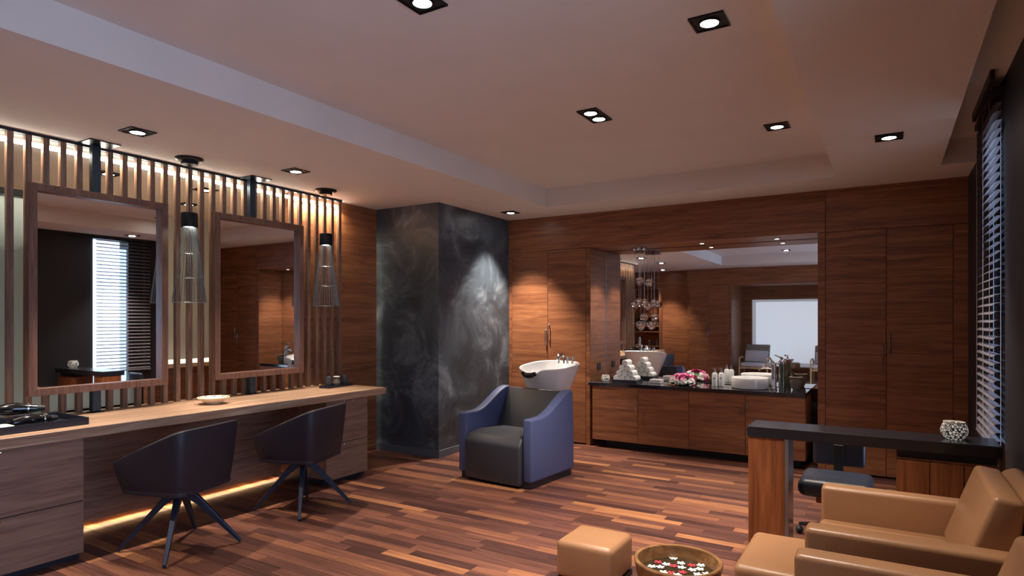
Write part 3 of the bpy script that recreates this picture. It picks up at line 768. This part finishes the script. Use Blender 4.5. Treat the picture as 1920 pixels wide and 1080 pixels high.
# rolled towels in a tray
open_tray('towel_tray', 'small black tray holding the pyramid of rolled towels', (-2.57, 6.80, ZV), .30, .20, .028)
tr = .034
def towel_mesh():
    b = B(); n = 20; L = .08
    prof = [(.0, -L), (.012, -L+.004), (.014, -L), (.022, -L+.003), (.025, -L), (tr-.003, -L), (tr, -L+.006), (tr, L-.006), (tr-.003, L), (0, L)]
    rings = []
    for r_, yv in prof:
        rings.append([b.verts.new((r_*math.cos(2*PI*k/n), yv, r_*math.sin(2*PI*k/n))) for k in range(n)] if r_ > 0 else [b.verts.new((0, yv, 0))])
    for a, c_ in zip(rings, rings[1:]):
        for k in range(n):
            j = (k+1) % n
            if len(a) == 1: b.faces.new((a[0], c_[j], c_[k]))
            elif len(c_) == 1: b.faces.new((a[k], a[j], c_[0]))
            else: b.faces.new((a[k], a[j], c_[j], c_[k]))
    return b
tw = None; rowname = ['bottom', 'second', 'third']
pos = []
for lvl, cnt in enumerate((4, 3, 2, 1)):
    for k in range(cnt):
        pos.append((lvl, k, cnt, -2.57+(k-(cnt-1)/2)*.0685, ZV+.0085+tr+lvl*.0595))
names4 = {(0, 0): 'rolled white towel at the left end of the bottom row of the towel pyramid', (0, 1): 'rolled white towel second from the left in the bottom row of the towel pyramid',
          (0, 2): 'rolled white towel third from the left in the bottom row of the towel pyramid', (0, 3): 'rolled white towel at the right end of the bottom row of the towel pyramid',
          (1, 0): 'rolled white towel left in the row of three of the towel pyramid', (1, 1): 'rolled white towel in the middle of the row of three of the towel pyramid', (1, 2): 'rolled white towel right in the row of three of the towel pyramid',
          (2, 0): 'left one of the two rolled towels just below the top of the pyramid', (2, 1): 'right one of the two rolled towels just below the top of the pyramid', (3, 0): 'topmost rolled white towel of the pyramid'}
for lvl, k, cnt, x, z in pos:
    if tw is None:
        tw = obj('rolled_towel', towel_mesh(), towel_m, smooth=True); o = tw
    else:
        o = tw.copy(); COL.objects.link(o)
    o.location = (x, 6.80, z); o.rotation_euler = (0, random.uniform(-3, 3), 0)
    tag(o, names4[(lvl, k)], 'towel', 'rolled towels in a pyramid')
# card holder / small white box and shallow tray
tag(obj('tissue_dish', box(B(), -2.30, -2.17, 6.78, 6.90, ZV, ZV+.045, .006, 2), ceramic), 'small white box between the rolled towels and the flowers', 'box')
# flowers
fw = thing('flower_arrangement', 'low arrangement of pink and white flowers on the vanity top', 'flowers', (-1.93, 6.80, ZV))
lf = B()
for k in range(26):
    a = random.random()*2*PI; r0 = random.uniform(.05, .13); L = random.uniform(.05, .09)
    d = Vector((math.cos(a), math.sin(a), 0)); s_ = Vector((-d.y, d.x, 0)); p = d*r0+Vector((0, 0, .012)); tip = p+d*L+Vector((0, 0, random.uniform(-.008, .03)))
    m_ = (p+tip)/2+Vector((0, 0, .012))
    v = [lf.verts.new(q) for q in (p, m_+s_*.016, tip, m_-s_*.016)]; lf.faces.new(v)
    v2 = [lf.verts.new(q-Vector((0, 0, .002))) for q in (p, m_+s_*.016, tip, m_-s_*.016)]; lf.faces.new(v2[::-1])
o = obj('leaves', lf, leaf_m, fw); o['kind'] = 'stuff'
def bloom_mesh(mat):
    b = B()
    for ring, (n, rr, zz, tilt) in enumerate(((6, .026, .0, .3), (5, .018, .008, .7), (3, .008, .014, 1.1))):
        for k in range(n):
            a = 2*PI*k/n+ring*.5; d = Vector((math.cos(a), math.sin(a), 0)); s_ = Vector((-d.y, d.x, 0))
            p0 = Vector((0, 0, zz)); m_ = d*rr*.7+Vector((0, 0, zz+rr*tilt*.6)); t_ = d*rr*1.15+Vector((0, 0, zz+rr*tilt))
            v = [b.verts.new(q) for q in (p0, m_+s_*rr*.55, t_+s_*rr*.2, t_-s_*rr*.2, m_-s_*rr*.55)]; b.faces.new(v)
    me_ = bpy.data.meshes.new('bloom'); b.to_mesh(me_); b.free(); me_.materials.append(mat); return me_
bms = [bloom_mesh(m_) for m_ in pink]
obj('bouquet_core', lathe(B(), [(0, 0), (.06, 0), (.10, .02), (.085, .06), (.04, .085), (0, .09)], 20), leaf_m, fw, smooth=True)
for k in range(46):
    a = random.random()*2*PI; ph = random.uniform(0, 1)**.7*PI/2
    n_ = Vector((math.cos(a)*math.sin(ph), math.sin(a)*math.sin(ph), math.cos(ph)))
    p = Vector((n_.x*.125, n_.y*.11, .035+n_.z*.07))
    side = n_.x+random.uniform(-.6, .6)
    mi = 2 if (n_.z < .45 and random.random() < .75) else random.choice((0, 1, 0, 1, 2))
    o = bpy.data.objects.new('bloom', bms[mi]); COL.objects.link(o); o.parent = fw
    o.location = p; o.rotation_euler = n_.to_track_quat('Z', 'Y').to_euler(); s_ = random.uniform(.85, 1.25); o.scale = (s_, s_, s_)
# crystal pendants in the alcove
cr = thing('crystal_pendant', 'cluster of clear crystal balls hanging on cords from the alcove soffit', 'pendant lamp', (-2.5, 6.86, 0), 0)
balls = [(-2.50, 6.86, 1.62), (-2.435, 6.82, 1.65), (-2.40, 6.90, 1.48), (-2.44, 6.90, 1.38), (-2.375, 6.84, 1.64), (-2.46, 6.92, 1.90)]
for i, (x, y_, z_) in enumerate(balls):
    x -= -2.5; y_ -= 6.86
    b = B(); bmesh.ops.create_icosphere(b, subdivisions=2, radius=.050, matrix=Matrix.Translation((x, y_, z_)))
    inner = B(); bmesh.ops.create_icosphere(inner, subdivisions=2, radius=.036, matrix=Matrix.Translation((x, y_, z_)))
    c0 = obj('crystal_ball', b, crystal_g, cr); obj('crystal_core', inner, crystal_g, c0)
    obj('cord', tube(B(), [(x, y_, z_+.05), (x, y_, ZD-.03)], .0018, 5), steel, cr)
    cc = B(); cyl(cc, .030, ZD-.034, ZD+.004, (x, y_), 20); cyl(cc, .037, ZD-.040, ZD-.034, (x, y_), 20); obj('canopy', cc, chrome, cr, smooth=True)

# ================================================================== DESK + STOOL
dk = thing('manicure_desk', 'narrow black topped desk on a walnut leg reaching to the window blind', 'desk', (-.12, 4.28, 0))
obj('desk_top', box(B(), -.645, .635, -.14, .14, .715, .78, .003, 1), desk_stone, dk)
obj('leg_panel', box(B(), -.64, -.43, -.13, .10, 0, .714, .002, 1), redwood, dk)
obj('steel_edge', box(B(), -.4295, -.405, -.128, .10, 0, .714, .001, 1), steel, dk)
obj('pedestal_body', box(B(), .16, .63, -.10, .13, 0, .67, .002, 1), redwood, dk)
obj('spacer', box(B(), .18, .62, -.08, .11, .67, .714), black_m, dk)
for k in range(3): obj('front_board', box(B(), .163+k*.157, .163+k*.157+.153, -.112, -.1005, .02, .655, .0015, 1), redwood, dk)
st_ = thing('swivel_stool', 'black cushioned swivel stool with low backrest behind the desk', 'stool', (-.29, 4.56, 0))
obj('seat', box(B(), -.21, .21, -.22, .20, .325, .435, .045, 5), stool_leather, st_, smooth=True)
obj('backrest', box(B(), -.16, .16, .22, .28, .45, .70, .028, 4), stool_leather, st_, smooth=True)
b = B(); box(b, -.03, .03, .202, .219, .30, .60, .004); obj('back_bracket', b, black_m, st_)
obj('gas_column', cyl(B(), .028, .10, .27, n=16), black_metal, st_, smooth=True)
obj('wooden_seat_block', box(B(), -.11, .11, -.11, .11, .27, .323, .006), redwood, st_)
for k in range(5):
    a = 2*PI*k/5+.3
    obj('foot_arm', tube(B(), [(.02*math.cos(a), .02*math.sin(a), .11), (.24*math.cos(a), .24*math.sin(a), .065)], [.018, .012], 8), black_metal, st_, smooth=True)
    bmx = B(); bmesh.ops.create_uvsphere(bmx, u_segments=12, v_segments=8, radius=.025, matrix=Matrix.Translation((.24*math.cos(a), .24*math.sin(a), .025)))
    obj('castor', bmx, black_m, st_, smooth=True)

# ================================================================== TAN ARMCHAIRS
def tan_chair(y0, y1, label):
    t = thing('tan_armchair', label, 'armchair', (-.30, (y0+y1)/2, 0), 0, 'tan leather armchairs along the right wall')
    hy = (y1-y0)/2; aw = .115
    for s in (-1, 1):
        b = B(); box(b, 0, .80, s*hy, s*(hy-aw), .045, .585, .022, 4); obj('arm', b, tan_leather, t, smooth=True)
    w = hy-aw-.003
    obj('seat_base', box(B(), .01, .72, -w, w, .045, .28, .01), tan_leather, t, smooth=True)
    obj('seat', box(B(), -.005, .60, -w, w, .282, .425, .03, 4), tan_leather, t, smooth=True)
    # slanted back cushion
    b = B(); prism(b, [(.52, .427), (.645, .78), (.745, .765), (.70, .427)], 'Y', -w, w)
    obj('back_cushion', b, tan_leather, t, smooth=True, bev=.022, seg=4)
    b = B(); prism(b, [(.725, .05), (.752, .74), (.81, .765), (.872, .72), (.875, .05)], 'Y', -hy+.01, hy-.01)
    obj('outer_back', b, tan_leather, t, smooth=True, bev=.02, seg=3)
    for sx in (.05, .80):
        for sy in (-1, 1): obj('leg', box(B(), sx-.02, sx+.02, sy*(hy-.06)-.02, sy*(hy-.06)+.02, 0, .045), black_m, t)
tan_chair(2.85, 3.72, 'tan leather armchair beside the black topped desk')
tan_chair(1.75, 2.62, 'tan leather armchair nearest the camera at the lower right corner')
def ottoman(name, label, x0, x1, y0, y1, z1, group=None, bev=.035):
    t = thing(name, label, 'footstool', ((x0+x1)/2, (y0+y1)/2, 0), 0, group)
    hx, hy = (x1-x0)/2, (y1-y0)/2
    obj('cushion', box(B(), -hx, hx, -hy, hy, .03, z1, bev, 5), tan_leather, t, smooth=True)
    b = B(); box(b, -hx+.006, hx-.006, -hy+.006, hy-.006, 0, .03); obj('dark_base', b, black_m, t)
    b = B(); tube(b, [(hx-.012, -hy+.010, .04), (hx-.012, -hy+.010, z1-.04), (hx-.03, -hy+.03, z1-.006)], .003, 6); obj('piping', b, tan_leather, t)
ottoman('tan_footstool', 'low tan leather footstool standing alone left of the wooden bowl', -1.58, -1.245, 3.07, 3.40, .235)
ottoman('tan_leg_rest', 'tan leather leg rest pushed against the front of the far armchair', -.61, -.32, 2.95, 3.50, .335)
# pedicure bowl
pb = thing('wooden_foot_bowl', 'round wooden foot bowl filled with water and floating petals', 'bowl', (-.94, 3.225, 0))
obj('bowl', lathe(B(), [(0, 0), (.12, 0), (.15, .012), (.205, .10), (.225, .195), (.221, .202), (.205, .20), (.188, .11), (.14, .035), (0, .028)], 56), bowl_w, pb, smooth=True)
obj('water', cyl(B(), .192, .128, .135, n=48), water_m, pb)
FLOATING = [
    (-1.013, 3.392, 0, 'alone near the far rim'),
    (-1.068, 3.297, 1, 'farthest left of the red ones'),
    (-1.079, 3.222, 0, 'touching the left wall'),
    (-1.038, 3.238, 0, 'second from the left wall'),
    (-1.022, 3.29, 0, 'just right of the leftmost red one'),
    (-0.981, 3.289, 1, 'in the middle between two white groups'),
    (-0.958, 3.346, 0, 'behind another white one'),
    (-0.939, 3.29, 0, 'in front of the back centre white one'),
    (-0.9, 3.347, 1, 'farthest right of the red ones'),
    (-0.859, 3.372, 0, 'farthest right in the back row'),
    (-0.851, 3.318, 0, 'just before the farthest right one'),
    (-0.882, 3.287, 0, 'directly in front of the right red one'),
    (-1.002, 3.179, 0, 'at the lower left'),
    (-0.966, 3.192, 1, 'front left of the red ones'),
    (-0.916, 3.23, 1, 'front right of the red ones'),
    (-0.93, 3.182, 0, 'front centre between two red ones'),
    (-0.842, 3.243, 0, 'front right, next to the rim'),
    (-0.804, 3.274, 0, 'against the right wall')]
def petal_flower(mat, n=5):
    b = B(); c_ = b.verts.new((0, 0, .006))
    for k in range(n):
        a = 2*PI*k/n
        q = [(.010*math.cos(a-.55), .010*math.sin(a-.55), .003), (.021*math.cos(a-.38), .021*math.sin(a-.38), .0015), (.024*math.cos(a), .024*math.sin(a), .004), (.021*math.cos(a+.38), .021*math.sin(a+.38), .0015), (.010*math.cos(a+.55), .010*math.sin(a+.55), .003)]
        b.faces.new([c_]+[b.verts.new(p) for p in q])
    me_ = bpy.data.meshes.new('floating_flower'); b.to_mesh(me_); b.free(); me_.materials.append(mat); return me_
fm = [petal_flower(white_p), petal_flower(red_p)]
for k, (px_, py_, isr, where) in enumerate(FLOATING):
    o = bpy.data.objects.new('floating_flower', fm[isr]); COL.objects.link(o)
    o.location = (px_, py_, .1355); o.rotation_euler = (0, 0, random.random()*6)
    tag(o, ('red' if isr else 'white')+' flower floating in the wooden bowl, '+where, 'flower', 'red flowers floating in the wooden bowl' if isr else 'white flowers floating in the wooden bowl')

# ================================================================== WINDOW BLIND
bl = thing('window_blind', 'tall dark venetian blind hanging at the right wall behind the desk', 'blind', (.555, 4.98, 0))
b = B()
for sgn, (xa, za, xb, zb) in enumerate(((-.025, -.008, 0, .004), (0, .004, .025, -.002))):
    y0, y1 = -.30, .49
    v = [b.verts.new(p) for p in ((xa, y0, za), (xb, y0, zb), (xb, y1, zb), (xa, y1, za))]; b.faces.new(v)
    v = [b.verts.new(p) for p in ((xa, y0, za-.002), (xb, y0, zb-.002), (xb, y1, zb-.002), (xa, y1, za-.002))]; b.faces.new(v[::-1])
fsl = obj('blind_slat', b, blind_m, bl, loc=(0, 0, .72)); fsl.rotation_euler = (0, R(-14), 0)
z = .72+.052
while z < 2.76:
    o = fsl.copy(); COL.objects.link(o); o.parent = bl; o.location = (0, 0, z); o.rotation_euler = (0, R(-14+random.uniform(-2, 2)), 0); z += .052
obj('bottom_rail', box(B(), -.025, .022, -.30, .49, .67, .69, .003, 1), blind_m, bl)
for yy in (-.22, .08, .40):
    for xx in (-.0275, .0275): obj('ladder_cord', tube(B(), [(xx, yy, .69), (xx, yy, 2.795)], .0015, 4), blind_cord, bl)
pel = B(); box(pel, -.030, .033, -.36, .51, 2.79, 2.83)
obj('head_rail', pel, pelmet_m, bl)
obj('pelmet', box(B(), -.055, -.032, -.50, .40, 2.83, 2.889, .003, 1), pelmet_m, bl)

# ================================================================== THINGS SEEN ONLY IN THE MIRRORS, AND THE ADDED FLOOR LAMP
ul = thing('uplighter', 'tall black uplighter floor lamp standing behind the camera', 'floor lamp', (-.3, -.75, 0))
obj('base', cyl(B(), .15, 0, .02, n=28), black_metal, ul, smooth=True); obj('pole', cyl(B(), .014, .02, 1.6, n=12), black_metal, ul, smooth=True)
obj('reflector_bowl', lathe(B(), [(0, 1.6), (.05, 1.605), (.15, 1.69), (.145, 1.69), (.05, 1.615), (0, 1.61)], 28), black_metal, ul, smooth=True)
shf = thing('wall_shelf', 'open walnut wall shelf with bottles seen in the alcove mirror', 'shelf', (-5.29, -1.40, 0))
for xx in (-.36, .34): obj('side_panel', box(B(), xx, xx+.02, .001, .22, .66, 2.26), walnut_z, shf)
for zz in (.66, .77, 1.14, 1.28, 1.54, 2.24): obj('shelf_board', box(B(), -.34, .34, .001, .215, zz, zz+.02), walnut_x, shf)
obj('back_panel', box(B(), -.34, .34, .001, .01, .68, 2.24), walnut_x, shf)
def small_bottle(x, y, z, h, r, mat, label, grp):
    t = thing('product_bottle', label, 'bottle', (x, y, z), 0, grp)
    obj('bottle_body', lathe(B(), [(0, 0), (r, 0), (r, h*.7), (r*.5, h*.78), (r*.5, h*.8), (0, h*.8)], 14), mat, t, smooth=True)
    obj('bottle_cap', lathe(B(), [(0, h*.8), (r*.55, h*.8), (r*.55, h), (0, h)], 12), black_m if mat is white_pl else chrome, t, smooth=True)
for k in range(9):
    small_bottle(-5.58+k*.07, -1.29, 1.30, random.choice((.13, .15, .16)), .026, white_pl, ['leftmost', 'second', 'third', 'fourth', 'middle', 'sixth', 'seventh', 'eighth', 'rightmost'][k]+' white product bottle in the upper row on the mirrored shelf', 'white bottles on the mirrored shelf')
for k, (yy, h, lb) in enumerate(((-5.50, .22, 'tall cream bottle on the lower mirrored shelf'), (-5.25, .14, 'short grey jar in the middle of the lower mirrored shelf'), (-5.03, .19, 'grey bottle on the right end of the lower mirrored shelf'))):
    t = thing('product_bottle', lb, 'bottle', (yy, -1.29, .79))
    obj('bottle_body', lathe(B(), [(0, 0), (.035, 0), (.035, h*.7), (.02, h*.8), (0, h*.8)], 16), [white_pl, darkgrey_c, steel][k], t, smooth=True)
    obj('bottle_cap', lathe(B(), [(0, h*.8), (.021, h*.8), (.021, h), (0, h)], 12), chrome, t, smooth=True)
def lounge_chair(x, y, label):
    t = thing('lounge_chair', label, 'armchair', (x, y, 0), 0, 'wooden lounge chairs in the niche')
    for s in (-1, 1):
        obj('side_frame', tube(B(), [(s*.31, .30, 0), (s*.31, .30, .52), (s*.31, .28, .55), (s*.31, -.10, .56), (s*.31, -.28, .50), (s*.31, -.30, 0)], .018, 8), pale_w, t, smooth=True)
    obj('cross_rail', box(B(), -.31, .31, .26, .29, .30, .34), pale_w, t)
    obj('rear_rail', box(B(), -.31, .31, -.29, -.26, .26, .30), pale_w, t)
    obj('seat_cushion', box(B(), -.28, .28, -.24, .30, .345, .44, .03, 3), fabric_w, t, smooth=True)
    b = B(); prism(b, [(-.24, .44), (-.40, .84), (-.33, .86), (-.15, .44)], 'X', -.28, .28); obj('back_cushion', b, fabric_g, t, smooth=True, bev=.02)
    b = B(); prism(b, [(-.148, .45), (-.25, .70), (-.19, .72), (-.08, .45)], 'X', -.26, .26); obj('pillow', b, fabric_w, t, smooth=True, bev=.02)
lounge_chair(-2.72, -1.55, 'pale wooden lounge chair with grey back cushion left in the mirror image of the niche')
lounge_chair(-1.18, -1.55, 'pale wooden lounge chair cut by the right edge of the alcove mirror')
tb = thing('stump_table', 'round carved wooden side table between the two lounge chairs in the mirror', 'table', (-1.98, -1.65, 0))
obj('pedestal', lathe(B(), [(0, 0), (.13, 0), (.10, .06), (.10, .26), (.16, .30), (0, .30)], 24), bowl_w, tb, smooth=True)
obj('table_top', lathe(B(), [(0, .30), (.20, .30), (.23, .34), (.23, .44), (.21, .46), (0, .46)], 28), bowl_w, tb, smooth=True)
tag(obj('small_bowl', lathe(B(), [(0, 0), (.04, 0), (.10, .07), (.095, .072), (.04, .012), (0, .01)], 24), stone_c, smooth=True, loc=(-1.98, -1.65, .46)), 'small stone bowl on the round side table in the mirror', 'bowl')
